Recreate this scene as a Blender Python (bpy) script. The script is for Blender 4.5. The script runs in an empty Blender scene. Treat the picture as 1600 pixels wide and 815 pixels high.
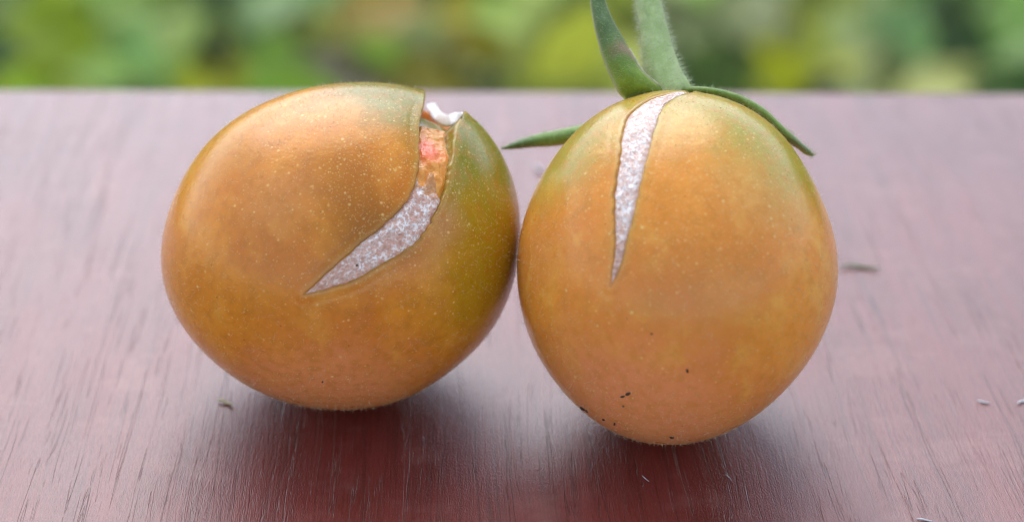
import bpy, math, random
import numpy as np
from mathutils import Vector, noise as mnoise
from mathutils.bvhtree import BVHTree

random.seed(7)
rng = np.random.default_rng(7)
sc = bpy.context.scene
COL = sc.collection

# ------------------------------------------------------------------ camera
F = 2800.0                       # focal length in photograph pixels (1600 wide)
PITCH = math.radians(30.0)
CAM = np.array([0.0, -0.1400, 0.0940])
cam_d = bpy.data.cameras.new("camera")
cam_d.sensor_fit = 'HORIZONTAL'
cam_d.sensor_width = 36.0
cam_d.lens = F / 1600.0 * 36.0
cam_d.clip_start = 0.005
cam_d.clip_end = 50.0
cam_d.dof.use_dof = True
cam_d.dof.focus_distance = 0.1525
cam_d.dof.aperture_fstop = 16.0
cam = bpy.data.objects.new("camera", cam_d)
cam.location = CAM.tolist()
cam.rotation_euler = (math.pi / 2 - PITCH, 0, 0)
COL.objects.link(cam)
sc.camera = cam

# ------------------------------------------------------------------ sky, sun, exposure
SUN_EL, SUN_AZ = math.radians(52), math.radians(-14)      # azimuth from +Y towards +X
world = bpy.data.worlds.new("World")
sc.world = world
world.use_nodes = True
wn = world.node_tree
wn.nodes.clear()
sky = wn.nodes.new('ShaderNodeTexSky')
sky.sky_type = 'NISHITA'
sky.sun_disc = False
sky.sun_elevation = SUN_EL
sky.sun_rotation = SUN_AZ
sky.air_density = 1.0
sky.dust_density = 1.0
sky.ozone_density = 0.0
bg = wn.nodes.new('ShaderNodeBackground')
bg.inputs['Strength'].default_value = 0.15
wo = wn.nodes.new('ShaderNodeOutputWorld')
haze_sat = wn.nodes.new('ShaderNodeHueSaturation')      # thin overcast: the same sky, paler
haze_sat.inputs['Saturation'].default_value = 0.70
wn.links.new(sky.outputs[0], haze_sat.inputs['Color'])
wn.links.new(haze_sat.outputs[0], bg.inputs[0])
wn.links.new(bg.outputs[0], wo.inputs[0])

sun_d = bpy.data.lights.new("sun", 'SUN')
sun_d.energy = 0.95
sun_d.angle = math.radians(56)
sun_d.color = (1.0, 0.995, 0.985)
sun = bpy.data.objects.new("sun", sun_d)
sdir = Vector((math.sin(SUN_AZ) * math.cos(SUN_EL), math.cos(SUN_AZ) * math.cos(SUN_EL), math.sin(SUN_EL)))
sun.rotation_euler = sdir.to_track_quat('Z', 'Y').to_euler()
sun.location = (0, 0.5, 1)
COL.objects.link(sun)

sc.view_settings.view_transform = 'Standard'
sc.view_settings.look = 'None'
sc.view_settings.gamma = 1.0
sc.view_settings.exposure = 1.12
sc.render.engine = 'CYCLES'
sc.cycles.use_denoising = True
sc.cycles.filter_width = 1.0
sc.cycles.max_bounces = 8
sc.cycles.sample_clamp_indirect = 6.0

# ------------------------------------------------------------------ layout helpers
RIGHT = np.array([1.0, 0, 0])
FWD = np.array([0, math.cos(PITCH), -math.sin(PITCH)])
UP = np.array([0, math.sin(PITCH), math.cos(PITCH)])

def ray(px, py):
    px = np.asarray(px, float); py = np.asarray(py, float)
    return ((px - 800) / F)[..., None] * RIGHT + ((407.5 - py) / F)[..., None] * UP + FWD

def at(px, py, depth):
    return CAM + ray(px, py) * np.asarray(depth, float)[..., None]

def on_table(px, py, z=0.0):
    r = ray(px, py)
    return CAM + r * ((z - CAM[2]) / r[..., 2])[..., None]

def project(P):
    q = P - CAM
    w = q @ FWD
    return 800 + F * (q @ RIGHT) / w, 407.5 - F * (q @ UP) / w

def catmull(pts, n):
    p = np.asarray(pts, float)
    k = len(p)
    d = np.r_[0, np.cumsum(np.maximum(np.linalg.norm(np.diff(p[:, :2], axis=0), axis=1), 1e-6))]
    d /= d[-1]
    m = np.gradient(p, d, axis=0)
    u = np.linspace(0, 1, n)
    i = np.clip(np.searchsorted(d, u, side='right') - 1, 0, k - 2)
    h = (d[i + 1] - d[i])[:, None]
    t = ((u - d[i]) / h[:, 0])[:, None]
    return ((2 * t**3 - 3 * t**2 + 1) * p[i] + (t**3 - 2 * t**2 + t) * h * m[i]
            + (-2 * t**3 + 3 * t**2) * p[i + 1] + (t**3 - t**2) * h * m[i + 1])

def smooth(a, b, x):
    t = np.clip((x - a) / (b - a), 0, 1)
    return t * t * (3 - 2 * t)

def mesh_obj(name, V, Fc, material, parent=None, base=None, smooth_shade=True):
    V = np.asarray(V, float)
    if base is not None:
        V = V - base
    me = bpy.data.meshes.new(name)
    if isinstance(Fc, np.ndarray):
        n, k = Fc.shape
        me.vertices.add(len(V)); me.vertices.foreach_set('co', V.ravel())
        me.loops.add(n * k); me.loops.foreach_set('vertex_index', Fc.ravel().astype(np.int32))
        me.polygons.add(n)
        me.polygons.foreach_set('loop_start', np.arange(0, n * k, k, dtype=np.int32))
        me.update(calc_edges=True); me.validate()
    else:
        me.from_pydata(V.tolist(), [], Fc); me.update()
    if smooth_shade:
        me.polygons.foreach_set('use_smooth', np.ones(len(me.polygons), bool))
    me.materials.append(material)
    o = bpy.data.objects.new(name, me)
    COL.objects.link(o)
    if parent is not None:
        o.parent = parent
    return o

def tag(o, label=None, category=None, group=None, kind=None):
    for k, v in (('label', label), ('category', category), ('group', group), ('kind', kind)):
        if v: o[k] = v
    return o

def empty(name, loc):
    o = bpy.data.objects.new(name, None)
    o.empty_display_size = 0.005
    o.location = loc
    COL.objects.link(o)
    return o

# ------------------------------------------------------------------ node helpers
class NT:
    def __init__(self, name):
        self.m = bpy.data.materials.new(name)
        self.m.use_nodes = True
        self.t = self.m.node_tree
        self.t.nodes.clear()
        self.out = self.t.nodes.new('ShaderNodeOutputMaterial')
    def put(self, sock, v):
        if v is None: return
        if isinstance(v, bpy.types.NodeSocket): self.t.links.new(v, sock)
        else:
            if sock.type == 'RGBA' and len(v) == 3: v = (*v, 1)
            sock.default_value = v
    def n(self, typ, ins=None, **props):
        nd = self.t.nodes.new(typ)
        for k, v in props.items(): setattr(nd, k, v)
        for k, v in (ins or {}).items(): self.put(nd.inputs[k], v)
        return nd
    def coord(self, scale=(1, 1, 1), rot=(0, 0, 0), loc=(0, 0, 0), src=None):
        if src is None:
            src = self.n('ShaderNodeTexCoord').outputs['Object']
        return self.n('ShaderNodeMapping', {'Vector': src, 'Scale': scale, 'Rotation': rot, 'Location': loc}).outputs[0]
    def noise(self, vec, scale=1.0, detail=3.0, rough=0.5, dist=0.0):
        return self.n('ShaderNodeTexNoise', {'Vector': vec, 'Scale': scale, 'Detail': detail, 'Roughness': rough, 'Distortion': dist}).outputs[0]
    def voro(self, vec, scale=1.0, feature='F1', rnd=1.0):
        return self.n('ShaderNodeTexVoronoi', {'Vector': vec, 'Scale': scale, 'Randomness': rnd}, feature=feature)
    def rng(self, v, a, b, c=0.0, d=1.0, interp='SMOOTHSTEP'):
        return self.n('ShaderNodeMapRange', {'Value': v, 'From Min': a, 'From Max': b, 'To Min': c, 'To Max': d}, interpolation_type=interp).outputs[0]
    def math(self, op, a, b=None, clamp=False):
        nd = self.n('ShaderNodeMath', operation=op, use_clamp=clamp)
        self.put(nd.inputs[0], a); self.put(nd.inputs[1], b)
        return nd.outputs[0]
    def mix(self, f, a, b, blend='MIX'):
        nd = self.n('ShaderNodeMix', data_type='RGBA', blend_type=blend)
        self.put(nd.inputs[0], f); self.put(nd.inputs[6], a); self.put(nd.inputs[7], b)
        return nd.outputs[2]
    def dist(self, vec, p):
        nd = self.n('ShaderNodeVectorMath', operation='DISTANCE')
        self.put(nd.inputs[0], vec); nd.inputs[1].default_value = tuple(p)
        return nd.outputs[1]
    def attr(self, name):
        return self.n('ShaderNodeAttribute', attribute_name=name)
    def bump(self, h, strength=1.0, distance=0.001, normal=None):
        nd = self.n('ShaderNodeBump', {'Height': h, 'Strength': strength, 'Distance': distance})
        if normal is not None: self.put(nd.inputs['Normal'], normal)
        return nd.outputs[0]
    def bsdf(self, **ins):
        nd = self.n('ShaderNodeBsdfPrincipled')
        for k, v in ins.items(): self.put(nd.inputs[k.replace('_', ' ')], v)
        self.t.links.new(nd.outputs[0], self.out.inputs[0])
        return nd

# ------------------------------------------------------------------ materials
def wood_material():
    k = NT('stained_wood')
    obj = k.n('ShaderNodeTexCoord').outputs['Object']
    mm = k.coord((1000, 1000, 1000), rot=(0, 0, math.radians(-2.0)), src=obj)
    warp = k.noise(k.coord((0.10, 0.035, 0.1), src=mm), 1.0, 2, 0.5)
    wv = k.n('ShaderNodeVectorMath', operation='MULTIPLY_ADD')
    comb = k.n('ShaderNodeCombineXYZ', {'X': warp})
    k.put(wv.inputs[0], comb.outputs[0]); wv.inputs[1].default_value = (1.6, 0, 0); k.put(wv.inputs[2], mm)
    g = wv.outputs[0]
    fine = k.noise(k.coord((5.0, 0.45, 1), src=g), 1.0, 4, 0.68)
    pore_all = None
    for sx, sy, lev, wid, g0, g1, off in ((0.60, 0.014, 4.0, 0.036, 0.44, 0.54, 0.0), (1.05, 0.028, 4.0, 0.040, 0.46, 0.56, 17.0)):
        pn = k.noise(k.coord((sx, sy, 1), loc=(off, off * 0.7, 0), src=g), 1.0, 2.5, 0.5)
        tri = k.math('ABSOLUTE', k.math('SUBTRACT', k.math('FRACT', k.math('MULTIPLY', pn, lev)), 0.5))
        gate = k.rng(k.noise(k.coord((0.9, 0.07, 1), loc=(off + 5, 3, 0), src=g), 1.0, 3, 0.6), g0, g1)
        p = k.math('MULTIPLY', k.rng(tri, wid, wid * 0.3), gate)
        pore_all = p if pore_all is None else k.math('MAXIMUM', pore_all, k.math('MULTIPLY', p, 0.8))
    for sx, sy, rad, keep, off in ((2.4, 0.11, 0.14, 0.75, 41.0),):
        v = k.voro(k.coord((sx, sy, 0.001), loc=(off, off * 0.7, 0), src=g), 1.0)
        on = k.math('LESS_THAN', k.n('ShaderNodeSeparateColor', {0: v.outputs['Color']}).outputs[0], keep)
        p = k.math('MULTIPLY', k.rng(v.outputs['Distance'], rad, rad * 0.5), on)
        pore_all = k.math('MAXIMUM', pore_all, k.math('MULTIPLY', p, 0.5))
    ridge = k.noise(k.coord((3.2, 0.04, 1), loc=(3, 9, 0), src=g), 1.0, 4, 0.6)
    grit = k.noise(k.coord((8.0, 3.2, 1), src=g), 1.0, 3, 0.7)
    broad = k.noise(k.coord((0.20, 0.05, 1), src=g), 1.0, 3, 0.55)
    blot = k.noise(k.coord((0.10, 0.12, 1), loc=(5, 3, 0), src=mm), 1.0, 4, 0.6)
    c = k.mix(k.rng(broad, 0.3, 0.7), (0.110, 0.014, 0.012), (0.175, 0.027, 0.023))
    c = k.mix(k.math('MULTIPLY', k.rng(fine, 0.35, 0.7), 0.6), c, (0.20, 0.040, 0.036))
    c = k.mix(k.math('MULTIPLY', pore_all, 0.45), c, (0.045, 0.016, 0.016))
    c = k.mix(k.math('MULTIPLY', k.rng(grit, 0.45, 0.75), 0.35), c, (0.22, 0.065, 0.06))
    c = k.mix(k.math('MULTIPLY', k.rng(ridge, 0.52, 0.34), 0.45), c, (0.06, 0.014, 0.014))
    worn = k.rng(blot, 0.52, 0.68)
    c = k.mix(k.math('MULTIPLY', worn, 0.25), c, (0.30, 0.13, 0.11))
    h = k.math('ADD', k.math('ADD', k.math('MULTIPLY', fine, 0.75), k.math('MULTIPLY', ridge, 0.45)), k.math('MULTIPLY', grit, 0.9))
    h = k.math('SUBTRACT', h, k.math('MULTIPLY', pore_all, 0.6))
    nrm = k.bump(h, 1.0, 0.000052)
    rough = k.math('ADD', k.rng(blot, 0.3, 0.7, 0.30, 0.40), k.math('MULTIPLY', pore_all, 0.2))
    k.bsdf(Base_Color=c, Roughness=rough, Normal=nrm, Specular_IOR_Level=0.15,
           Coat_Weight=1.0, Coat_Roughness=0.13, Coat_IOR=1.5, Coat_Normal=nrm)
    return k.m

def skin_material(name, green_pts, pal, spec_pt):
    k = NT(name)
    obj = k.n('ShaderNodeTexCoord').outputs['Object']
    mm = k.coord((1000, 1000, 1000), src=obj)
    n1 = k.noise(mm, 0.11, 4, 0.55, 0.4)
    n2 = k.noise(k.coord(loc=(9, 4, 2), src=mm), 0.26, 5, 0.6, 0.3)
    n3 = k.noise(k.coord(loc=(2, 14, 7), src=mm), 1.1, 4, 0.6)
    c = k.mix(k.rng(n1, 0.36, 0.64), pal['a'], pal['b'])
    c = k.mix(k.math('MULTIPLY', k.rng(n2, 0.48, 0.70), 0.55), c, pal['c'])
    c = k.mix(k.math('MULTIPLY', k.rng(n2, 0.46, 0.30), 0.40), c, pal['d'])
    for p, r0, r1, amt, colr in green_pts:
        d = k.dist(mm, p)
        d = k.math('ADD', d, k.math('MULTIPLY', k.math('SUBTRACT', n2, 0.5), 0.9 * (r1 - r0)))
        c = k.mix(k.rng(d, r1, r0, 0.0, amt), c, colr)
    c = k.mix(k.math('MULTIPLY', k.rng(n3, 0.40, 0.72), 0.42), c, pal['d'])
    # pale lenticel-like freckles, denser towards the shoulder
    sd = k.dist(mm, spec_pt)
    dens = k.rng(sd, 4.0, 20.0, 0.75, 0.12)
    for scl, rad, off in ((1.15, 0.22, 0.0), (1.9, 0.26, 5.0), (3.4, 0.30, 2.0), (5.2, 0.34, 9.0)):
        v = k.voro(k.coord(loc=(off, off, off), src=mm), scl)
        on = k.math('LESS_THAN', k.n('ShaderNodeSeparateColor', {0: v.outputs['Color']}).outputs[0], dens)
        dot = k.math('MULTIPLY', k.rng(v.outputs['Distance'], rad, rad * 0.35), on)
        c = k.mix(k.math('MULTIPLY', dot, k.math('MULTIPLY', k.n('ShaderNodeSeparateColor', {0: v.outputs['Color']}).outputs[2], 0.6)), c, (0.90, 0.66, 0.26))
    v = k.voro(k.coord(loc=(3, 8, 1), src=mm), 0.9)
    on = k.math('LESS_THAN', k.n('ShaderNodeSeparateColor', {0: v.outputs['Color']}).outputs[1], 0.16)
    dark = k.math('MULTIPLY', k.rng(v.outputs['Distance'], 0.10, 0.04), on)
    c = k.mix(k.math('MULTIPLY', dark, 0.55), c, (0.10, 0.05, 0.015))
    lip = k.attr('lip').outputs['Fac']
    c = k.mix(k.math('MULTIPLY', lip, k.rng(n3, 0.3, 0.7, 0.2, 0.75)), c, (0.33, 0.15, 0.03))
    pale = k.attr('pale').outputs['Fac']
    c = k.mix(k.math('MULTIPLY', pale, 0.5), c, (0.66, 0.47, 0.20))
    h = k.math('ADD', k.noise(mm, 3.2, 3, 0.6), k.math('MULTIPLY', n3, 0.8))
    nrm = k.bump(h, 0.35, 0.00006)
    rough = k.rng(k.noise(k.coord(loc=(1, 1, 6), src=mm), 0.5, 4, 0.6), 0.3, 0.7, 0.26, 0.38)
    k.bsdf(Base_Color=c, Roughness=rough, Normal=nrm, Specular_IOR_Level=0.18,
           Subsurface_Weight=0.6, Subsurface_Radius=(1.0, 0.45, 0.15), Subsurface_Scale=0.0035,
           Coat_Weight=0.55, Coat_IOR=1.45, Coat_Roughness=0.16, Coat_Normal=nrm)
    return k.m

def cork_material(name, tint, wet=None, end=None):
    k = NT(name)
    mm = k.coord((1000, 1000, 1000))
    wv = k.n('ShaderNodeVectorMath', operation='MULTIPLY_ADD')
    k.put(wv.inputs[0], k.n('ShaderNodeTexNoise', {'Vector': mm, 'Scale': 1.8, 'Detail': 3.0}).outputs[1])
    wv.inputs[1].default_value = (1.0, 1.0, 1.0); k.put(wv.inputs[2], mm)
    ve = k.voro(wv.outputs[0], 1.7, 'DISTANCE_TO_EDGE').outputs['Distance']
    ve2 = k.voro(wv.outputs[0], 3.4, 'DISTANCE_TO_EDGE').outputs['Distance']
    ridge = k.math('MAXIMUM', k.rng(ve, 0.13, 0.04), k.math('MULTIPLY', k.rng(ve2, 0.12, 0.03), 0.8))
    n = k.noise(mm, 2.4, 3, 0.6)
    big = k.noise(mm, 0.8, 3, 0.6)
    c = k.mix(k.rng(big, 0.35, 0.65), tint, tuple(min(1, x * 1.08 + 0.02) for x in tint))
    c = k.mix(k.math('MULTIPLY', k.rng(n, 0.52, 0.34), 0.4), c, (0.56, 0.26, 0.17))
    white = k.math('MULTIPLY', ridge, k.rng(k.math('ADD', n, k.math('MULTIPLY', big, 0.6)), 0.66, 0.90, 0.15, 1.0))
    c = k.mix(white, c, (1.0, 0.93, 0.87))
    if end is not None:
        c = k.mix(k.rng(k.math('ADD', k.dist(mm, end), k.math('MULTIPLY', n, 1.5)), 7.5, 1.5, 0, 0.7), c, (0.66, 0.34, 0.22))
    if wet is not None:
        p, r0 = wet
        d = k.math('ADD', k.dist(mm, p), k.math('MULTIPLY', k.math('SUBTRACT', n, 0.5), 2.2))
        c = k.mix(k.rng(d, r0, r0 * 0.45, 0, 0.9), c, (0.66, 0.27, 0.06))
    edge = k.attr('edge').outputs['Fac']
    c = k.mix(k.math('MULTIPLY', edge, 0.7), c, (0.50, 0.25, 0.07))
    h = k.math('ADD', ridge, k.math('MULTIPLY', n, 0.6))
    nrm = k.bump(h, 0.9, 0.00007)
    k.bsdf(Base_Color=c, Roughness=0.35, Normal=nrm, Specular_IOR_Level=0.4,
           Coat_Weight=0.25, Coat_Roughness=0.08, Coat_Normal=nrm)
    return k.m

def flesh_material(red_pt):
    k = NT('wet_flesh')
    mm = k.coord((1000, 1000, 1000))
    n = k.noise(mm, 1.1, 4, 0.6, 0.6)
    n2 = k.noise(mm, 3.2, 3, 0.6)
    c = k.mix(k.rng(n, 0.35, 0.65), (0.76, 0.25, 0.02), (0.80, 0.35, 0.06))
    d = k.math('ADD', k.dist(mm, red_pt), k.math('MULTIPLY', k.math('SUBTRACT', n, 0.5), 1.0))
    c = k.mix(k.rng(d, 2.5, 0.8, 0, 0.95), c, (0.88, 0.14, 0.04))
    c = k.mix(k.rng(n2, 0.66, 0.78, 0, 0.4), c, (0.86, 0.76, 0.66))
    edge = k.attr('edge').outputs['Fac']
    c = k.mix(k.math('MULTIPLY', edge, 0.7), c, (0.50, 0.22, 0.03))
    nrm = k.bump(k.math('ADD', n, k.math('MULTIPLY', n2, 0.5)), 0.7, 0.00022)
    k.bsdf(Base_Color=c, Roughness=0.2, Normal=nrm, Specular_IOR_Level=0.3,
           Coat_Weight=0.5, Coat_Roughness=0.06, Coat_Normal=nrm)
    return k.m

def pith_material():
    k = NT('white_pith')
    mm = k.coord((1000, 1000, 1000))
    n = k.noise(mm, 2.2, 4, 0.65)
    c = k.mix(k.rng(n, 0.4, 0.7), (0.95, 0.93, 0.91), (0.86, 0.78, 0.74))
    k.bsdf(Base_Color=c, Roughness=0.35, Normal=k.bump(n, 0.6, 0.0002))
    return k.m

def green_material(name, a, b, brown=None, tip=None):
    k = NT(name)
    mm = k.coord((1000, 1000, 1000))
    n = k.noise(mm, 0.9, 4, 0.6)
    n2 = k.noise(mm, 5.0, 3, 0.6)
    c = k.mix(k.rng(n, 0.35, 0.65), a, b)
    c = k.mix(k.rng(n2, 0.5, 0.75, 0, 0.22), c, (0.30, 0.42, 0.16))
    if tip is not None:
        p, r, colr = tip
        c = k.mix(k.rng(k.dist(mm, p), r, r * 0.25, 0, 0.75), c, colr)
    if brown is not None:
        for p, r in brown:
            d = k.math('ADD', k.dist(mm, p), k.math('MULTIPLY', k.math('SUBTRACT', n2, 0.5), 1.5))
            c = k.mix(k.rng(d, r, r * 0.4, 0, 0.85), c, (0.25, 0.15, 0.09))
    margin = k.attr('edge').outputs['Fac']
    c = k.mix(k.math('MULTIPLY', margin, 0.6), c, (0.55, 0.52, 0.34))
    nrm = k.bump(k.math('ADD', n2, n), 0.6, 0.00015)
    k.bsdf(Base_Color=c, Roughness=0.55, Normal=nrm, Subsurface_Weight=0.25, Subsurface_Radius=(.5, 1, .2),
           Subsurface_Scale=0.0010, Sheen_Weight=0.12, Sheen_Roughness=0.4)
    return k.m

def plain(name, colr, rough=0.6, trans=0.0):
    k = NT(name)
    n = k.noise(k.coord((1000, 1000, 1000)), 2.5, 3, 0.6)
    c = k.mix(k.rng(n, 0.3, 0.7), colr, tuple(x * 0.7 for x in colr))
    k.bsdf(Base_Color=c, Roughness=rough, Transmission_Weight=trans)
    return k.m

def leaf_material():
    k = NT('garden_leaf')
    col = k.n('ShaderNodeVertexColor', layer_name='leaf_colour').outputs[0]
    n = k.noise(k.coord((1, 1, 1)), 60, 3, 0.6)
    c = k.mix(k.rng(n, 0.3, 0.7, 0, 0.35), col, (0.03, 0.05, 0.015))
    p = k.n('ShaderNodeBsdfPrincipled', {'Base Color': c, 'Roughness': 0.5})
    t = k.n('ShaderNodeBsdfTranslucent', {'Color': c})
    ms = k.n('ShaderNodeMixShader', {0: 0.45})
    k.t.links.new(p.outputs[0], ms.inputs[1]); k.t.links.new(t.outputs[0], ms.inputs[2])
    k.t.links.new(ms.outputs[0], k.out.inputs[0])
    return k.m

def soil_material():
    k = NT('garden_soil')
    v = k.coord((1, 1, 1))
    n = k.noise(v, 14, 6, 0.65)
    c = k.mix(k.rng(n, 0.35, 0.65), (0.035, 0.045, 0.02), (0.075, 0.062, 0.04))
    k.bsdf(Base_Color=c, Roughness=0.9, Normal=k.bump(n, 1.0, 0.02))
    return k.m

# ------------------------------------------------------------------ table top and ground
WOOD = wood_material()

def build_table():
    e0, e1 = on_table(0, 131.5), on_table(1600, 137.5)
    e0, e1 = e0.astype(float), e1.astype(float)
    ux = (e1 - e0) / np.linalg.norm(e1 - e0)
    uy = np.array([-ux[1], ux[0], 0])
    mid = (e0 + e1) / 2
    T, r, n = 0.028, 0.0022, 6
    # cross-section along uy (0 = far edge), rounded at the far and near edges
    prof = []
    D = 0.42
    for i in range(n + 1):
        a = math.pi / 2 * i / n
        prof.append((-r + r * math.sin(a), -r + r * math.cos(a)))
    prof.append((0, -T + r)); prof.append((-r, -T)); prof.append((-D + r, -T)); prof.append((-D, -T + r))
    for i in range(n + 1):
        a = math.pi / 2 * i / n
        prof.append((-D + r - r * math.cos(a), -r + r * math.sin(a)))
    V, Fc = [], []
    m = len(prof)
    for x in (-0.45, 0.45):
        for (y, z) in prof:
            V.append(mid + ux * x + uy * y + np.array([0, 0, z]))
    for i in range(m):
        j = (i + 1) % m
        Fc.append((i, m + i, m + j, j))
    Fc.append(tuple(range(m)))
    Fc.append(tuple(range(2 * m - 1, m - 1, -1)))
    o = mesh_obj('table_top', V, Fc, WOOD, smooth_shade=False)
    tag(o, 'reddish brown stained wooden table top with open grain and soft sheen', kind='structure')
    g = mesh_obj('ground', [(-12, -2, -0.78), (12, -2, -0.78), (12, 22, -0.78), (-12, 22, -0.78)], [(0, 1, 2, 3)], soil_material(), smooth_shade=False)
    tag(g, 'dark garden soil beyond the table', kind='structure')
build_table()

# ------------------------------------------------------------------ tomato bodies
class Body:
    def __init__(self, outline, dratio, depth_shift=0.0):
        o = np.array(outline, float)
        self.cpx = ((o[:, 0].min() + o[:, 0].max()) / 2, (o[:, 1].min() + o[:, 1].max()) / 2)
        v = ray(*self.cpx); self.v = v / np.linalg.norm(v)
        self.a = np.cross(self.v, [0, 0, 1.0]); self.a /= np.linalg.norm(self.a)
        self.b = np.cross(self.a, self.v)
        R = ray(o[:, 0], o[:, 1]); R = R / (R @ self.v)[:, None]
        x, y = R @ self.a, R @ self.b
        ph, rr = np.arctan2(y, x), np.hypot(x, y) * 0.9965
        s = np.argsort(ph); ph, rr = ph[s], rr[s]
        grid = np.linspace(-math.pi, math.pi, 720, endpoint=False)
        rg = np.interp(grid, ph, rr, period=2 * math.pi)
        co = np.fft.rfft(rg) / 720
        self.co = co[:11].copy()
        self.co[7:] *= np.array([0.8, 0.6, 0.4, 0.2])
        self.dratio = dratio
        lo, hi = 0.05, 0.4
        for _ in range(60):
            m = (lo + hi) / 2
            self.d = m
            if self.grid(90, 90)[0][:, 2].min() > 0: lo = m
            else: hi = m
        self.c = CAM + self.v * self.d
        self.rmean = self.co[0].real * self.d
    def rf(self, phi, kmax):
        r = np.full_like(phi, self.co[0].real)
        for k in range(1, kmax):
            r = r + 2 * (self.co[k].real * np.cos(k * (phi + math.pi)) - self.co[k].imag * np.sin(k * (phi + math.pi)))
        return r
    def pos(self, phi, t):
        full, low = self.rf(phi, 11), self.rf(phi, 3)
        # blend to a plain ellipse at the front and back poles so that the surface stays smooth there
        r2 = np.sin(t) ** 2
        ell = self.co[0].real + 2 * (self.co[2].real * np.cos(2 * phi) - self.co[2].imag * np.sin(2 * phi))
        r = (ell + (full - ell) * r2 ** 1.2) * self.d
        D = self.co[0].real * self.d * self.dratio
        c = CAM + self.v * self.d
        return (c + (r * np.sin(t))[:, None] * (np.cos(phi)[:, None] * self.a + np.sin(phi)[:, None] * self.b)
                - (D * np.cos(t))[:, None] * self.v)
    def grid(self, nphi, nt, tmax_fine=None):
        if tmax_fine:
            t = np.r_[np.linspace(0, tmax_fine, int(nt * 0.88), endpoint=False)[1:], np.linspace(tmax_fine, math.pi, nt - int(nt * 0.88) + 1)[:-1]]
        else:
            t = np.linspace(0, math.pi, nt + 1)[1:-1]
        phi = np.linspace(-math.pi, math.pi, nphi, endpoint=False)
        T, P = np.meshgrid(t, phi, indexing='ij')
        T, P = T.ravel(), P.ravel()
        V = self.pos(P, T)
        ends = self.pos(np.array([0.0, 0.0]), np.array([0.0, math.pi]))
        return np.vstack([V, ends]), np.r_[T, 0, math.pi], len(t)
    @staticmethod
    def faces(nrow, nphi):
        i = np.arange(nrow - 1)[:, None]; j = np.arange(nphi)[None, :]
        jn = (j + 1) % nphi
        q = np.stack([i * nphi + j, (i + 1) * nphi + j, (i + 1) * nphi + jn, i * nphi + jn], -1).reshape(-1, 4)
        n = nrow * nphi
        j = np.arange(nphi); jn = (j + 1) % nphi
        f1 = np.stack([np.full(nphi, n), j, jn, jn], -1)
        l = (nrow - 1) * nphi
        f2 = np.stack([np.full(nphi, n + 1), l + jn, l + j, l + j], -1)
        return q, f1[:, :3], f2[:, :3]

def vnormals(V, q):
    n = np.zeros_like(V)
    fn = np.cross(V[q[:, 2]] - V[q[:, 0]], V[q[:, 3]] - V[q[:, 1]])
    for k in range(4): np.add.at(n, q[:, k], fn)
    return n / np.maximum(np.linalg.norm(n, axis=1), 1e-12)[:, None]

def poly_sd(px, py, poly):
    """signed distance in pixels: negative inside"""
    A = poly; B = np.roll(poly, -1, 0)
    best = np.full(px.shape, 1e9); inside = np.zeros(px.shape, bool)
    for (ax, ay), (bx, by) in zip(A, B):
        dx, dy = bx - ax, by - ay
        L = dx * dx + dy * dy
        if L < 1e-9: continue
        t = np.clip(((px - ax) * dx + (py - ay) * dy) / L, 0, 1)
        best = np.minimum(best, (px - ax - t * dx) ** 2 + (py - ay - t * dy) ** 2)
        if dy != 0:
            c = ((ay > py) != (by > py)) & (px < (bx - ax) * (py - ay) / dy + ax)
            inside ^= c
    d = np.sqrt(best)
    return np.where(inside, -d, d)

def build_body(body, L, R, depth_fn, wall, mat_fn, parent, base, tmax=math.radians(112), lip_h=0.00002, top_widen=None):
    nphi, nt = 760, 330
    V, T, nrow = body.grid(nphi, nt, tmax)
    q, f1, f2 = Body.faces(nrow, nphi)
    N = vnormals(V, q)
    N *= np.sign(np.einsum('ij,ij->i', N, V - body.c))[:, None]
    px, py = project(V)
    poly = np.vstack([L, R[::-1]])
    lip = np.zeros(len(V)); pale = np.zeros(len(V)); disp = np.zeros(len(V))
    m = (px > poly[:, 0].min() - 50) & (px < poly[:, 0].max() + 50) & (py > poly[:, 1].min() - 50) & (py < poly[:, 1].max() + 50) & (T < tmax)
    sd = poly_sd(px[m], py[m], poly)
    dep = depth_fn(px[m], py[m])
    edge = smooth(0, 1, np.clip(-sd / wall, 0, 1)) ** 0.8
    disp[m] = -dep * edge + lip_h * np.exp(-((sd - 4) / 4.0) ** 2) - 0.00002 * np.exp(-((sd - 15) / 4.0) ** 2)
    lip[m] = np.exp(-((sd - 0.3) / 1.8) ** 2) + smooth(0, -3, sd) * 0.6
    pale[m] = np.exp(-((sd - 4) / 3.0) ** 2) * 0.25
    fade = 1 - smooth(tmax - 0.12, tmax, T)
    V2 = V + N * (disp * fade)[:, None]
    me_faces = q
    o_mat = mat_fn
    me = bpy.data.meshes.new('skin')
    Vl = V2 - base
    nq, n3 = len(q), len(f1) + len(f2)
    me.vertices.add(len(Vl)); me.vertices.foreach_set('co', Vl.ravel())
    loops = np.r_[q.ravel(), f1.ravel(), f2.ravel()].astype(np.int32)
    me.loops.add(len(loops)); me.loops.foreach_set('vertex_index', loops)
    me.polygons.add(nq + n3)
    starts = np.r_[np.arange(nq) * 4, nq * 4 + np.arange(n3) * 3].astype(np.int32)
    me.polygons.foreach_set('loop_start', starts)
    me.update(calc_edges=True)
    me.polygons.foreach_set('use_smooth', np.ones(nq + n3, bool))
    for nm, arr in (('lip', np.clip(lip, 0, 1)), ('pale', pale)):
        at_ = me.attributes.new(nm, 'FLOAT', 'POINT')
        at_.data.foreach_set('value', arr.astype(np.float32))
    me.materials.append(o_mat)
    o = bpy.data.objects.new('skin', me); COL.objects.link(o); o.parent = parent
    return o, V2, N, T

def flip_check(o, c_local):
    me = o.data
    p = me.polygons[len(me.polygons) // 3]
    if p.normal.dot(p.center - Vector(c_local)) < 0:
        me.flip_normals()

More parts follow.
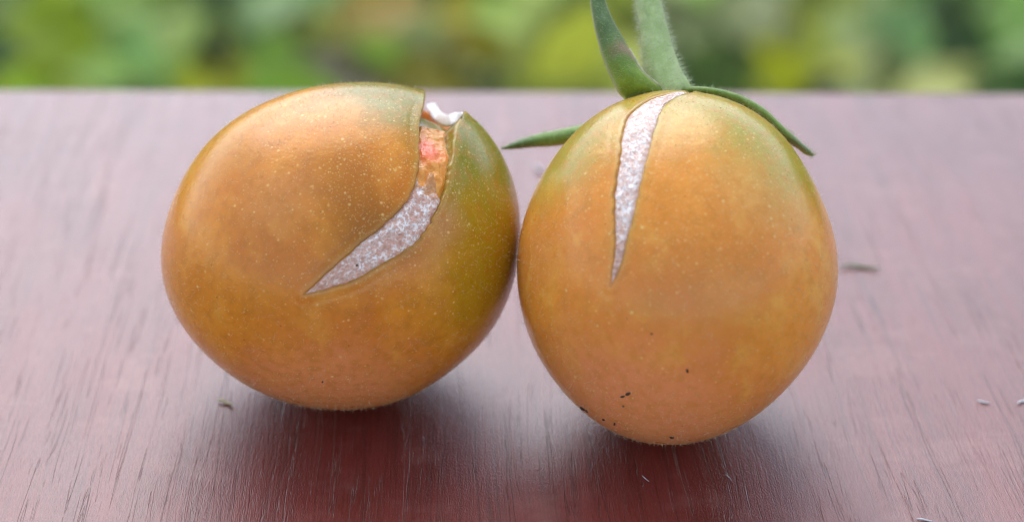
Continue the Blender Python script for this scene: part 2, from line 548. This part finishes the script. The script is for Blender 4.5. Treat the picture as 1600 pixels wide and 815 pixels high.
def coarse_bvh(body):
    V, T, nrow = body.grid(360, 180)
    q, f1, f2 = Body.faces(nrow, 360)
    return BVHTree.FromPolygons([Vector(v) for v in V], q.tolist() + f1.tolist() + f2.tolist())

def strip_part(name, body, bvh, L, R, depth_fn, floor, bumps, material, parent, base, nw=48, edge_drop=0.6, freq=2200.0, fade_in=False, fade_out=False):
    """a grid that lies in the split, between its two margins, below the skin"""
    n = len(L)
    w = np.linspace(0, 1, nw)
    V = np.zeros((n, nw, 3)); ED = np.zeros((n, nw)); ok = np.ones((n, nw), bool)
    for i in range(n):
        for j in range(nw):
            x = L[i, 0] + (R[i, 0] - L[i, 0]) * w[j]; y = L[i, 1] + (R[i, 1] - L[i, 1]) * w[j]
            d = ray(x, y)
            hit, nr, _, _ = bvh.ray_cast(Vector(CAM), Vector(d).normalized())
            if hit is None:
                ok[i, j] = False; continue
            if nr.dot(Vector(d)) > 0: nr = -nr
            dep = float(depth_fn(np.array([x]), np.array([y]))[0])
            width = np.linalg.norm(R[i] - L[i]) / 12.0
            prof = min(1.0, 4 * w[j] * (1 - w[j]) * 1.8)
            e = 1 - prof
            p = np.array(hit)
            b = mnoise.fractal(Vector(p * freq), 0.9, 2.1, 3) * bumps + mnoise.noise(Vector(p * freq * 0.33)) * bumps
            fin = smooth(2, 12, np.array(i + 8 * mnoise.noise(Vector((j * 0.10, i * 0.15, 2.5))))) if fade_in else 1.0
            off = -dep * (floor + edge_drop * e) + b * prof - (1 - fin) * (0.0007 + 3.0 * b)
            if fade_out: off -= dep * 0.25 * smooth(n - 16, n, np.array(float(i)))
            V[i, j] = p + np.array(nr) * off
            ED[i, j] = max(0.0, e) ** 2
    Vf = V.reshape(-1, 3)
    idx = np.arange(n * nw).reshape(n, nw)
    F4 = np.stack([idx[:-1, :-1], idx[1:, :-1], idx[1:, 1:], idx[:-1, 1:]], -1).reshape(-1, 4)
    okf = ok.ravel()[F4].all(axis=1)
    F4 = F4[okf]
    o = mesh_obj(name, Vf, F4, material, parent, base)
    o.data.flip_normals() if o.data.polygons[0].normal.dot(Vector(FWD)) > 0 else None
    if len(o.data.vertices) == n * nw:
        a = o.data.attributes.new('edge', 'FLOAT', 'POINT')
        a.data.foreach_set('value', ED.ravel().astype(np.float32))
    return o

def loft(name, Lp, Rp, toward, bulge, thick, material, parent, base, nw=14, wob=0.0):
    """closed solid between two 3D edge lines, bulging towards a direction"""
    n = len(Lp)
    w = np.linspace(0, 1, nw)
    ring = []
    for side in (1, -1):
        ws = w if side == 1 else w[::-1][1:-1]
        for x in ws: ring.append((x, side))
    m = len(ring)
    V = np.zeros((n, m, 3)); ED = np.zeros((n, m))
    for i in range(n):
        b = bulge[i] if hasattr(bulge, '__len__') else bulge
        th = thick[i] if hasattr(thick, '__len__') else thick
        for j, (x, s) in enumerate(ring):
            f = 4 * x * (1 - x)
            p = Lp[i] + (Rp[i] - Lp[i]) * x
            off = b * f + s * th / 2 * math.sqrt(max(f, 0.0))
            if wob: off += wob * mnoise.noise(Vector(p * 900))
            V[i, j] = p + toward * off
            ED[i, j] = max(0, 1 - f * 3.2)
    idx = np.arange(n * m).reshape(n, m)
    F4 = []
    for i in range(n - 1):
        for j in range(m):
            F4.append((int(idx[i, j]), int(idx[i, (j + 1) % m]), int(idx[i + 1, (j + 1) % m]), int(idx[i + 1, j])))
    F4.append(tuple(int(k) for k in idx[0][::-1])); F4.append(tuple(int(k) for k in idx[-1]))
    o = mesh_obj(name, V.reshape(-1, 3), F4, material, parent, base)
    a = o.data.attributes.new('edge', 'FLOAT', 'POINT')
    a.data.foreach_set('value', ED.ravel().astype(np.float32))
    return o, V.reshape(-1, 3)

def tube(name, C, rad, material, parent, base, m=28, wob=0.0, flat=1.0):
    n = len(C)
    T = np.gradient(C, axis=0); T /= np.linalg.norm(T, axis=1)[:, None]
    V, N = [], []
    for i in range(n):
        s = np.cross(T[i], FWD); s /= np.linalg.norm(s)
        u = np.cross(s, T[i])
        for j in range(m):
            a = 2 * math.pi * j / m
            dirn = s * math.cos(a) + u * math.sin(a) * flat
            r = rad[i] * (1 + wob * mnoise.noise(Vector((math.cos(a) * 1.5, math.sin(a) * 1.5, i * 0.12))))
            V.append(C[i] + dirn * r); N.append(dirn)
    F4 = []
    for i in range(n - 1):
        for j in range(m):
            F4.append((i * m + j, i * m + (j + 1) % m, (i + 1) * m + (j + 1) % m, (i + 1) * m + j))
    F4.append(tuple(range(m - 1, -1, -1))); F4.append(tuple(range((n - 1) * m, n * m)))
    return mesh_obj(name, V, F4, material, parent, base), np.array(V), np.array(N)

def hairs(name, P, D, length, rad, material, parent, base, label=None):
    """many fine tapering hairs, each a slim three-sided spike bent once"""
    n = len(P)
    D = D / np.linalg.norm(D, axis=1)[:, None]
    s = np.cross(D, rng.normal(size=(n, 3))); s /= np.linalg.norm(s, axis=1)[:, None]
    u = np.cross(D, s)
    bend = rng.normal(size=(n, 3)) * 0.35
    L = length[:, None]
    V = np.zeros((n, 7, 3))
    for k in range(3):
        a = 2 * math.pi * k / 3
        e = s * math.cos(a) + u * math.sin(a)
        V[:, k] = P - D * L * 0.05 + e * rad
        V[:, 3 + k] = P + D * L * 0.55 + e * rad * 0.7
    V[:, 6] = P + D * L + bend * L * 0.5
    i = (np.arange(n) * 7)[:, None]
    tr = []
    for k in range(3):
        k2 = (k + 1) % 3
        tr += [(k, k2, 3 + k2), (k, 3 + k2, 3 + k), (3 + k, 3 + k2, 6)]
    Fc = (i[:, :, None] + np.array(tr)[None]).reshape(-1, 3)
    o = mesh_obj(name, V.reshape(-1, 3), Fc, material, parent, base)
    o['kind'] = 'stuff'
    return o

# outlines read off the photograph (pixels)
LEFT_OUT = [(251,420),(253,378),(262,337),(288,275),(314,234),(350,199),(395,170),(446,148),(498,135),(553,129),(608,131),(649,138),(690,152),(724,172),(749,192),(774,222),(792,261),(806,298),(813,328),(815,352),(811,390),(806,415),(798,456),(775,507),(739,548),(698,583),(647,616),(596,634),(546,639),(495,637),(444,627),(393,606),(342,571),(296,525),(265,471)]
RIGHT_OUT = [(809,403),(813,359),(826,323),(849,270),(871,239),(902,204),(933,177),(977,155),(1008,146),(1043,141),(1087,144),(1110,147),(1150,160),(1190,182),(1224,212),(1244,239),(1268,281),(1290,325),(1302,365),(1310,410),(1308,440),(1302,481),(1279,537),(1242,592),(1200,633),(1150,668),(1099,688),(1039,694),(984,686),(938,663),(892,624),(846,564),(821,509),(809,440)]
LB = Body(LEFT_OUT, 0.92)
RB = Body(RIGHT_OUT, 0.95)

def base_of(b):
    V = b.grid(180, 180)[0]
    i = V[:, 2].argmin()
    return np.array([V[i, 0], V[i, 1], 0.0])
LBASE, RBASE = base_of(LB), base_of(RB)
LBVH, RBVH = coarse_bvh(LB), coarse_bvh(RB)

def surf(bvh, x, y, lift=0.0):
    d = ray(x, y)
    hit, nr, _, _ = bvh.ray_cast(Vector(CAM), Vector(d).normalized())
    if hit is None: return None, None
    if nr.dot(Vector(d)) > 0: nr = -nr
    return np.array(hit) + np.array(nr) * lift, np.array(nr)

def mm_local(P, base):
    return tuple((np.asarray(P) - base) * 1000)

# ------------------------------------------------------------------ left tomato
GROUP = 'pair of split tomatoes side by side on the table'
lt = empty('tomato', LBASE.tolist())
tag(lt, 'tomato without stem, its curved split running into an open white notch at the top', 'tomato', GROUP)

L1 = catmull([(664,132),(664,160),(657,184),(655,215),(656,250),(650,280),(640,305),(621,331),(600,350),(575,370),(545,395),(515,420),(495,440),(475,460)], 150)
R1 = catmull([(728,140),(726,172),(714,196),(710,225),(706,255),(701,285),(691,315),(676,345),(655,375),(630,395),(600,412),(570,430),(530,447),(475,460)], 150)
def ragged(E, amp, seed):
    q = E.copy(); n = len(E)
    for i in range(n):
        f = math.sin(math.pi * i / (n - 1)) ** 0.5
        q[i, 0] += f * amp * (mnoise.noise(Vector((i * 0.13, seed, 0))) + 0.6 * mnoise.noise(Vector((i * 0.41, seed, 3))))
        q[i, 1] += f * amp * 0.6 * mnoise.noise(Vector((i * 0.17, seed, 7)))
    return q
L1, R1 = ragged(L1, 3.0, 1.3), ragged(R1, 3.0, 5.1)
def dep_left(px, py):
    return 0.00014 + 0.00035 * smooth(420, 300, py) + 0.0019 * smooth(262, 165, py)

SKIN_L = skin_material('tomato_skin_left',
    [(mm_local(surf(LBVH, 760, 232)[0], LBASE), 4.0, 11.0, 0.95, (0.19, 0.21, 0.008)),
     (mm_local(surf(LBVH, 780, 400)[0], LBASE), 3.0, 11.0, 0.85, (0.40, 0.27, 0.006)),
     (mm_local(surf(LBVH, 620, 140)[0], LBASE), 3.0, 9.5, 0.92, (0.21, 0.20, 0.015)),
     (mm_local(surf(LBVH, 350, 215)[0], LBASE), 1.0, 9.0, 0.6, (0.60, 0.30, 0.04)),
     (mm_local(surf(LBVH, 520, 620)[0], LBASE), 3.0, 11.5, 0.85, (0.80, 0.29, 0.11)),
     (mm_local(surf(LBVH, 575, 365)[0], LBASE), 0.5, 5.5, 0.9, (0.36, 0.125, 0.006)),
     (mm_local(surf(LBVH, 540, 270)[0], LBASE), 0.5, 5.0, 0.65, (0.42, 0.15, 0.02)),
     (mm_local(surf(LBVH, 430, 310)[0], LBASE), 0.5, 6.0, 0.5, (0.60, 0.27, 0.11)),
     (mm_local(surf(LBVH, 700, 350)[0], LBASE), 0.3, 3.0, 0.5, (0.56, 0.30, 0.12))],
    dict(a=(0.76, 0.290, 0.020), b=(0.64, 0.200, 0.010), c=(0.78, 0.36, 0.060), d=(0.48, 0.16, 0.006)),
    mm_local(surf(LBVH, 640, 200)[0], LBASE))
lskin, LV, LN, LTt = build_body(LB, L1, R1, dep_left, 4.0, SKIN_L, lt, LBASE)
flip_check(lskin, LB.c - LBASE)

CORK_L = cork_material('corky_scar_pink', (0.74, 0.40, 0.29), (mm_local(surf(LBVH, 676, 272)[0], LBASE), 2.6), mm_local(surf(LBVH, 478, 458)[0], LBASE))
i0 = 55
strip_part('healed_crack', LB, LBVH, L1[i0 - 10:], R1[i0 - 10:], dep_left, 0.10, 0.00010, CORK_L, lt, LBASE, nw=44, fade_in=True)
FLESH = flesh_material(mm_local(surf(LBVH, 668, 222)[0], LBASE))
strip_part('exposed_flesh', LB, LBVH, L1[16:i0 + 14], R1[16:i0 + 14], dep_left, 0.62, 0.00022, FLESH, lt, LBASE, nw=44, edge_drop=0.25, freq=900.0)

# carved surface lookup for things that sit in the split
_m = (LTt < math.radians(112))
def carved_depth(x, y):
    px, py = project(LV[:-2])
    d2 = (px - x) ** 2 + (py - y) ** 2
    near = d2 < 9.0
    if not near.any(): return None
    q = (LV[:-2][near] - CAM) @ FWD
    return q.min()

PITH = pith_material()
up_e = catmull([(667,166),(679,161),(688,174),(698,179),(711,176),(723,178)], 40)
lo_e = catmull([(667,166),(673,181),(685,194),(701,198),(714,192),(723,178)], 40)
lo3, up3 = [], []
dl = []
for x, y in lo_e: dl.append(carved_depth(x, y) or np.nan)
dl = np.array(dl); ii = np.arange(40); good = ~np.isnan(dl)
dl = np.interp(ii, ii[good], dl[good]); dl = np.convolve(np.pad(dl, 12, 'edge'), np.ones(25) / 25, 'valid')
lo3 = at(lo_e[:, 0], lo_e[:, 1], dl - 0.0004)
up3 = at(up_e[:, 0], up_e[:, 1], dl + 0.0022)
o, _ = loft('stem_scar', up3, lo3, (UP * 0.6 - FWD * 0.8), 0.0001, 0.0004, PITH, lt, LBASE, nw=12, wob=0.00005)
tag(o, 'white pithy rim where the stem came off')

# ------------------------------------------------------------------ right tomato
rt = empty('tomato', RBASE.tolist())
tag(rt, 'tomato with green stem and sepals still on, a pale split down its front', 'tomato', GROUP)
L2 = catmull([(1082,140),(1056,143),(1030,148),(1006,158),(987,172),(975,190),(969,215),(966,250),(962,280),(959,310),(959,340),(960,370),(960,395),(957,420),(954,447)], 150)
R2 = catmull([(1084,144),(1068,147),(1050,155),(1037,166),(1029,182),(1022,207),(1014,237),(1006,267),(1000,292),(993,322),(986,352),(979,382),(971,410),(963,430),(954,447)], 150)
L2, R2 = ragged(L2, 2.2, 8.3), ragged(R2, 2.2, 2.7)
def dep_right(px, py):
    return 0.00012 + 0.00018 * smooth(440, 330, py)
SKIN_R = skin_material('tomato_skin_right',
    [(mm_local(surf(RBVH, 1060, 150)[0], RBASE), 3.0, 11.0, 0.8, (0.44, 0.37, 0.06)),
     (mm_local(surf(RBVH, 1215, 225)[0], RBASE), 2.0, 9.5, 0.92, (0.32, 0.29, 0.015)),
     (mm_local(surf(RBVH, 890, 235)[0], RBASE), 1.5, 8.5, 0.9, (0.34, 0.28, 0.02)),
     (mm_local(surf(RBVH, 1130, 500)[0], RBASE), 1.0, 7.0, 0.3, (0.56, 0.22, 0.03)),
     (mm_local(surf(RBVH, 1000, 660)[0], RBASE), 4.0, 13.5, 0.9, (0.82, 0.30, 0.12)),
     (mm_local(surf(RBVH, 1060, 430)[0], RBASE), 0.5, 6.0, 0.5, (0.66, 0.22, 0.03)),
     (mm_local(surf(RBVH, 1015, 480)[0], RBASE), 0.2, 2.6, 0.25, (0.50, 0.22, 0.02)),
     (mm_local(surf(RBVH, 850, 380)[0], RBASE), 0.5, 6.0, 0.5, (0.62, 0.24, 0.08)),
     (mm_local(surf(RBVH, 1180, 290)[0], RBASE), 0.5, 6.5, 0.45, (0.70, 0.42, 0.13))],
    dict(a=(0.84, 0.335, 0.050), b=(0.76, 0.255, 0.024), c=(0.86, 0.46, 0.09), d=(0.60, 0.22, 0.014)),
    mm_local(surf(RBVH, 1090, 200)[0], RBASE))
rskin, RV, RN, RTt = build_body(RB, L2, R2, dep_right, 3.0, SKIN_R, rt, RBASE, lip_h=0.00002)
flip_check(rskin, RB.c - RBASE)
CORK_R = cork_material('corky_scar_white', (0.80, 0.54, 0.44), None, mm_local(surf(RBVH, 955, 440)[0], RBASE))
strip_part('healed_crack', RB, RBVH, L2[6:], R2[6:], dep_right, 0.10, 0.00009, CORK_R, rt, RBASE, nw=40)

# stem and sepals
top_d = RB.d * float(RB.v @ FWD)        # depth of the tomato's centre along the view axis
def P3(pts, n):                          # (px, py, depth offset in mm) -> smooth 3D line
    q = catmull(pts, n)
    return at(q[:, 0], q[:, 1], top_d + q[:, 2] / 1000)

def loc_pt(x, y, dz): return mm_local(at(np.array(x), np.array(y), np.array(top_d + dz / 1000)), RBASE)

STEM = green_material('stem_green', (0.40, 0.52, 0.19), (0.50, 0.60, 0.27))
sc_pts = P3([(1008,-260,6.0),(1000,-150,4.6),(1006,-60,3.6),(1012,0,3.0),(1021,45,2.6),(1029,85,2.4),(1036,115,2.3),(1046,150,2.4),(1052,172,2.6)], 60)
px_s = [project(p[None])[1][0] for p in sc_pts]
rad = np.interp(px_s, [-260, -150, 0, 45, 85, 120, 140, 180], [19, 19, 20, 22, 26.5, 31, 37, 42]) * top_d / F
_, SV, SN = tube('stem', sc_pts, rad, STEM, rt, RBASE, wob=0.10)

SEP = green_material('sepal_green', (0.14, 0.23, 0.008), (0.19, 0.29, 0.015),
    brown=[(loc_pt(968, 80, -0.3), 1.3), (loc_pt(984, 88, 0.0), 1.0)], tip=(loc_pt(935, 10, 0.8), 8.0, (0.055, 0.11, 0.045)))
SEP2 = green_material('sepal_green_dark', (0.13, 0.22, 0.02), (0.18, 0.28, 0.04), tip=(loc_pt(1262, 236, 1.2), 3.0, (0.16, 0.20, 0.12)))
SEP3 = green_material('sepal_green_far', (0.12, 0.23, 0.02), (0.16, 0.29, 0.04), tip=(loc_pt(790, 232, 6.0), 4.0, (0.06, 0.11, 0.04)))
toward = -FWD
sep_surfaces = []
# upright sepal, seen from its outer face, creased where the lower half folds over
aL = P3([(930,-42,1.4),(922,-8,1.2),(925,25,1.0),(933,62,0.7),(944,98,0.4),(955,124,0.2),(966,146,0.4),(990,166,2.2)], 60)
aR = P3([(931,-42,1.4),(943,-8,1.6),(955,25,1.4),(972,56,1.1),(992,91,0.1),(1003,110,-0.1),(1026,130,0.4),(1062,150,2.2)], 60)
s = np.linspace(0, 1, 60)
sepA, V_ = loft('sepal', aL, aR, toward, 0.0009 * smooth(0, 0.5, s) + 0.0002, np.minimum(0.0009, 0.0002 + 0.002 * s), SEP, rt, RBASE, nw=18, wob=0.00018)
sep_surfaces.append((V_, 0.6))
MARGIN = plain('pale_margin', (0.62, 0.58, 0.38), 0.55)
_mg = aR[32:56] - FWD * 0.00012
tube('margin', _mg, np.full(len(_mg), 1.5 * top_d / F), MARGIN, sepA, RBASE, m=8, wob=0.3)
# sepal lying along the right-hand shoulder
cT = P3([(1052,137,1.4),(1080,135,1.0),(1112,137,0.8),(1150,146,0.9),(1190,166,1.0),(1228,201,1.2),(1255,225,1.4),(1268,237,1.5),(1271,242,1.5)], 60)
cB = P3([(1052,156,2.2),(1082,154,2.0),(1112,158,2.0),(1148,172,2.0),(1186,193,1.9),(1216,217,1.7),(1244,231,1.6),(1262,243,1.6),(1269,244,1.6)], 60)
_, V_ = loft('sepal', cT, cB, toward, 0.0004, 0.0015 * np.minimum(1, 4 * (1 - s) + 0.12), SEP2, rt, RBASE, nw=14, wob=0.0001)
sep_surfaces.append((V_, 1.0))
# sepal reaching out behind the left-hand shoulder
dT = P3([(784,231,7.0),(800,223,6.8),(830,212,6.4),(870,203,6.0),(912,194,5.4),(960,178,4.6),(1020,160,3.4)], 60)
dB = P3([(784,233,7.0),(800,233,6.8),(835,230,6.4),(870,228,6.0),(905,222,5.4),(960,206,4.6),(1020,184,3.4)], 60)
_, V_ = loft('sepal', dT, dB, toward, 0.0003, 0.0012 * np.minimum(1, 4 * s + 0.12), SEP3, rt, RBASE, nw=14, wob=0.0001)
sep_surfaces.append((V_, 0.8))

# downy hairs
HAIR = plain('pale_down', (0.66, 0.74, 0.50), 0.5)
SEP_HAIR = plain('sepal_down', (0.42, 0.54, 0.26), 0.5)
SKIN_HAIR = plain('skin_down', (0.80, 0.66, 0.42), 0.45)
NH = 8000
k_ = rng.integers(0, len(SV), NH)
j_ = SV[k_] + rng.normal(size=(NH, 3)) * 0.00008
hairs('fuzz', j_, SN[k_] + rng.normal(size=(NH, 3)) * 0.35, rng.uniform(0.00022, 0.00075, NH), 0.000012, HAIR, rt, RBASE)
for V_, dn in sep_surfaces:
    n_ = int(1900 * dn)
    k_ = rng.integers(0, len(V_), n_)
    cen = V_.reshape(60, -1, 3).mean(axis=1)[k_ // (len(V_) // 60)]
    d_ = V_[k_] - cen
    d_ = d_ / np.maximum(np.linalg.norm(d_, axis=1), 1e-9)[:, None] + rng.normal(size=(n_, 3)) * 0.45
    hairs('fuzz', V_[k_] + rng.normal(size=(n_, 3)) * 0.00006, d_, rng.uniform(0.00014, 0.00055, n_), 0.000010, SEP_HAIR, rt, RBASE)
for V_, N_, T_, par, bs in ((LV, LN, LTt, lt, LBASE), (RV, RN, RTt, rt, RBASE)):
    w_ = np.sin(T_); w_[T_ > math.radians(105)] = 0
    w_ = w_ / w_.sum()
    n_ = 7000
    k_ = rng.choice(len(V_), n_, p=w_)
    hairs('fuzz', V_[k_], N_[k_] * 0.8 + rng.normal(size=(n_, 3)) * 0.7, rng.uniform(0.00010, 0.00040, n_), 0.0000095, SKIN_HAIR, par, bs)

# dark blemishes and crumbs of dirt stuck to the skins
DIRT = plain('dark_dirt', (0.06, 0.04, 0.022), 0.7)
def blemish(bvh, x, y, lx, ly, ang, par, bs):
    nseg = 14
    p0, nr = surf(bvh, x, y, 0.0)
    if p0 is None: return
    ring, inner = [], []
    for i in range(nseg):
        a = 2 * math.pi * i / nseg
        rr = 1 + 0.45 * mnoise.noise(Vector((x + math.cos(a) * 1.3, y + math.sin(a) * 1.3, 0.5)))
        dx, dy = lx * rr * math.cos(a), ly * rr * math.sin(a)
        qx, qy = x + dx * math.cos(ang) - dy * math.sin(ang), y + dx * math.sin(ang) + dy * math.cos(ang)
        q, _ = surf(bvh, qx, qy, -0.00001)
        m_, _ = surf(bvh, x + (qx - x) * 0.6, y + (qy - y) * 0.6, 0.00006 + 0.00003 * random.random())
        ring.append(q if q is not None else p0); inner.append(m_ if m_ is not None else p0)
    top = p0 + nr * 0.00008
    V = ring + inner + [top]
    Fc = []
    for i in range(nseg):
        j = (i + 1) % nseg
        Fc += [(i, j, nseg + j, nseg + i), (nseg + i, nseg + j, 2 * nseg)]
    mesh_obj('blemish', V, Fc, DIRT, par, bs)
for a in ((973,619,4,2.0,-0.2),(981,615,4.5,2.2,-0.3),(974,634,2.0,1.5,0),(910,638,5,1.7,0.6),(917,642,3,1.5,0.7),(943,655,2.4,1.2,0.3),(1050,683,4,2.0,0.0),(1074,579,2.0,3.2,-0.3),(960,662,1.6,2.4,0),(1018,521,1.8,1.3,0.2)):
    blemish(RBVH, *a, rt, RBASE)
for a in ((558,414,2.0,1.8,0),(504,596,1.6,1.3,0)):
    blemish(LBVH, *a, lt, LBASE)

# ------------------------------------------------------------------ scraps lying on the table
def scrap(name, pts, r_px, material, label, category, group=None, seg=8):
    q = catmull(pts, 16)
    P = on_table(q[:, 0], q[:, 1])
    dep = float(((P[0] - CAM) @ FWD)); r = r_px * dep / F
    base = P.mean(axis=0); base[2] = 0
    n = len(P)
    V, Fc = [], []
    T = np.gradient(P, axis=0); T /= np.linalg.norm(T, axis=1)[:, None]
    for i in range(n):
        sdir = np.array([-T[i][1], T[i][0], 0])
        taper = 0.35 + 0.65 * math.sin(math.pi * (i + 0.5) / n) ** 0.6
        lift = r * 0.8 * (1 + 0.5 * math.sin(i * 0.5))
        for j in range(seg):
            a = 2 * math.pi * j / seg
            V.append(P[i] + sdir * r * taper * math.cos(a) + np.array([0, 0, lift + r * 0.8 * taper * math.sin(a)]) - base)
    zmin = min(v[2] for v in V)
    V = [v - np.array([0, 0, zmin]) for v in V]
    for i in range(n - 1):
        for j in range(seg):
            Fc.append((i * seg + j, (i + 1) * seg + j, (i + 1) * seg + (j + 1) % seg, i * seg + (j + 1) % seg))
    Fc.append(tuple(range(seg))); Fc.append(tuple(range(n * seg - 1, (n - 1) * seg - 1, -1)))
    o = mesh_obj(name, V, Fc, material)
    o.location = base.tolist()
    return tag(o, label, category, group)
TAN = plain('dry_plant', (0.55, 0.46, 0.26), 0.7)
OLIVE = plain('olive_plant', (0.22, 0.26, 0.12), 0.7)
LINT = plain('white_lint', (0.62, 0.60, 0.60), 0.6)
scrap('plant_fragment', [(341,627),(349,629),(356,631),(363,635)], 3.0, TAN, 'tiny tan plant fragment lying left below the stemless tomato', 'plant fragment')
scrap('plant_fragment', [(1312,419),(1330,417),(1350,419),(1374,422)], 2.6, OLIVE, 'dark olive plant scrap on the table right of the stemmed tomato', 'plant fragment')
scrap('lint', [(1527,627),(1535,629),(1546,631)], 1.8, LINT, 'left of two white lint flecks near the right edge', 'lint')
scrap('lint', [(1590,632),(1596,628),(1604,626)], 2.0, LINT, 'white lint fleck cut by the right edge of the picture', 'lint')
scrap('lint', [(1432,811),(1443,812),(1456,815)], 1.6, LINT, 'white fibre at the bottom edge, right of the tomatoes', 'lint')
scrap('lint', [(1003,743),(1009,748),(1014,752)], 0.7, LINT, 'short pale fibre in the shade below the stemmed tomato', 'lint')
scrap('lint', [(1133,741),(1140,746),(1143,752)], 0.7, LINT, 'short pale fibre lower right of the stemmed tomato', 'lint')
scrap('lint', [(836,262),(842,268),(849,271)], 3.2, LINT, 'pale blurred fleck on the table between the two tomatoes', 'lint')

# ------------------------------------------------------------------ garden foliage beyond the table
SEEDS = [  # (px, py) in view -> leaf colour found there
 (20,10,(.20,.27,.14)),(15,45,(.03,.07,.02)),(80,60,(.20,.28,.02)),(150,40,(.20,.32,.10)),(220,75,(.16,.30,.16)),(270,5,(.14,.22,.03)),(330,20,(.07,.11,.07)),(330,90,(.50,.36,.02)),(380,60,(.05,.08,.04)),(440,100,(.15,.27,.05)),(445,20,(.22,.34,.22)),(500,50,(.34,.38,.13)),(525,108,(.09,.08,.06)),(550,20,(.24,.17,.06)),(590,65,(.19,.32,.05)),(640,50,(.20,.24,.14)),(740,35,(.55,.33,.04)),(700,105,(.14,.12,.01)),(755,100,(.18,.24,.12)),(790,20,(.20,.28,.08)),(850,20,(.26,.36,.14)),(830,85,(.15,.18,.02)),(900,100,(.24,.28,.05)),(960,40,(.19,.24,.05)),(1090,20,(.22,.26,.18)),(1130,80,(.04,.07,.03)),(1140,5,(.20,.32,.10)),(1200,30,(.18,.21,.14)),(1240,95,(.36,.42,.02)),(1290,20,(.30,.36,.08)),(1330,40,(.28,.36,.22)),(1365,105,(.26,.30,.20)),(1430,60,(.14,.26,.15)),(1500,60,(.03,.06,.03)),(1500,120,(.36,.36,.18)),(1585,40,(.13,.24,.08)),(1570,110,(.04,.09,.03))]
SP = np.array([(a, b) for a, b, _ in SEEDS], float); SCOL = [c for _, _, c in SEEDS]
GREENS = [(.06,.12,.02),(.10,.18,.03),(.14,.24,.05),(.18,.28,.06),(.08,.15,.05),(.30,.34,.05)]

def build_foliage():
    V, Fc, Cc = [], [], []
    def leaf(p, size, colr):
        d = Vector((random.gauss(0, 1), random.gauss(0, 1), random.gauss(0, .6))).normalized()
        nrm = Vector((random.gauss(0, .6), random.gauss(-.5, .5), random.gauss(.8, .5)))
        s = d.cross(nrm).normalized(); u = s.cross(d)
        w = size * random.uniform(.26, .42)
        b = len(V)
        pts = [(0, 0, 0), (.3, 1, .10), (.3, 0, .02), (.3, -1, .10), (.68, .72, .02), (.68, 0, -.06), (.68, -.72, .02), (1, 0, -.22)]
        for (l, ww, h) in pts:
            q = Vector(p) + d * (l - .5) * size + s * w * ww + u * h * size
            V.append(q[:])
        f = [(0, 2, 1), (0, 3, 2), (1, 2, 5, 4), (2, 3, 6, 5), (4, 5, 7), (5, 6, 7)]
        for ff in f: Fc.append(tuple(b + i for i in ff)); Cc.append((colr, len(ff)))
    n = 0
    # beds of low plants seen past the table edge
    for _ in range(8000):
        y = random.uniform(0.55, 2.1); x = random.uniform(-0.55, 0.55) * (0.6 + y)
        z = random.triangular(-0.78, -0.10 - 0.02 * y, -0.36 - 0.2 * y)
        P = np.array([[x, y, z]])
        px, py = project(P)
        size = random.uniform(.022, .055)
        if -150 < px[0] < 1750 and -120 < py[0] < 260:
            d = np.hypot(SP[:, 0] - px[0] + random.gauss(0, 14), (SP[:, 1] - py[0] + random.gauss(0, 10)) * 1.2)
            c = SCOL[int(d.argmin())] if d.min() < 120 else random.choice(GREENS)
        else:
            c = random.choice(GREENS)
        j = random.uniform(.8, 1.2)
        leaf((x, y, z), size, tuple(min(.8, v * j * m_) for v, m_ in zip(c, (2.35, 2.15, 1.35))))
    # taller plants further back
    for _ in range(5200):
        y = random.uniform(2.1, 3.4); x = random.uniform(-3.2, 3.2)
        z = random.triangular(-0.78, 0.36 + 0.14 * math.sin(x * 2.3) + 0.10 * math.sin(x * 5.1 + 1), 0.0)
        c = random.choice(GREENS); j = random.uniform(.7, 1.2)
        leaf((x, y, z), random.uniform(.07, .14), tuple(v * j for v in c))
    o = mesh_obj('garden_foliage', V, Fc, leaf_material(), smooth_shade=False)
    ca = o.data.color_attributes.new('leaf_colour', 'FLOAT_COLOR', 'CORNER')
    arr = np.array([(*c, 1.0) for c, k in Cc for _ in range(k)], np.float32)
    ca.data.foreach_set('color', arr.ravel())
    tag(o, 'blurred mass of green and yellow garden leaves beyond the table edge', 'foliage', kind='stuff')
build_foliage()
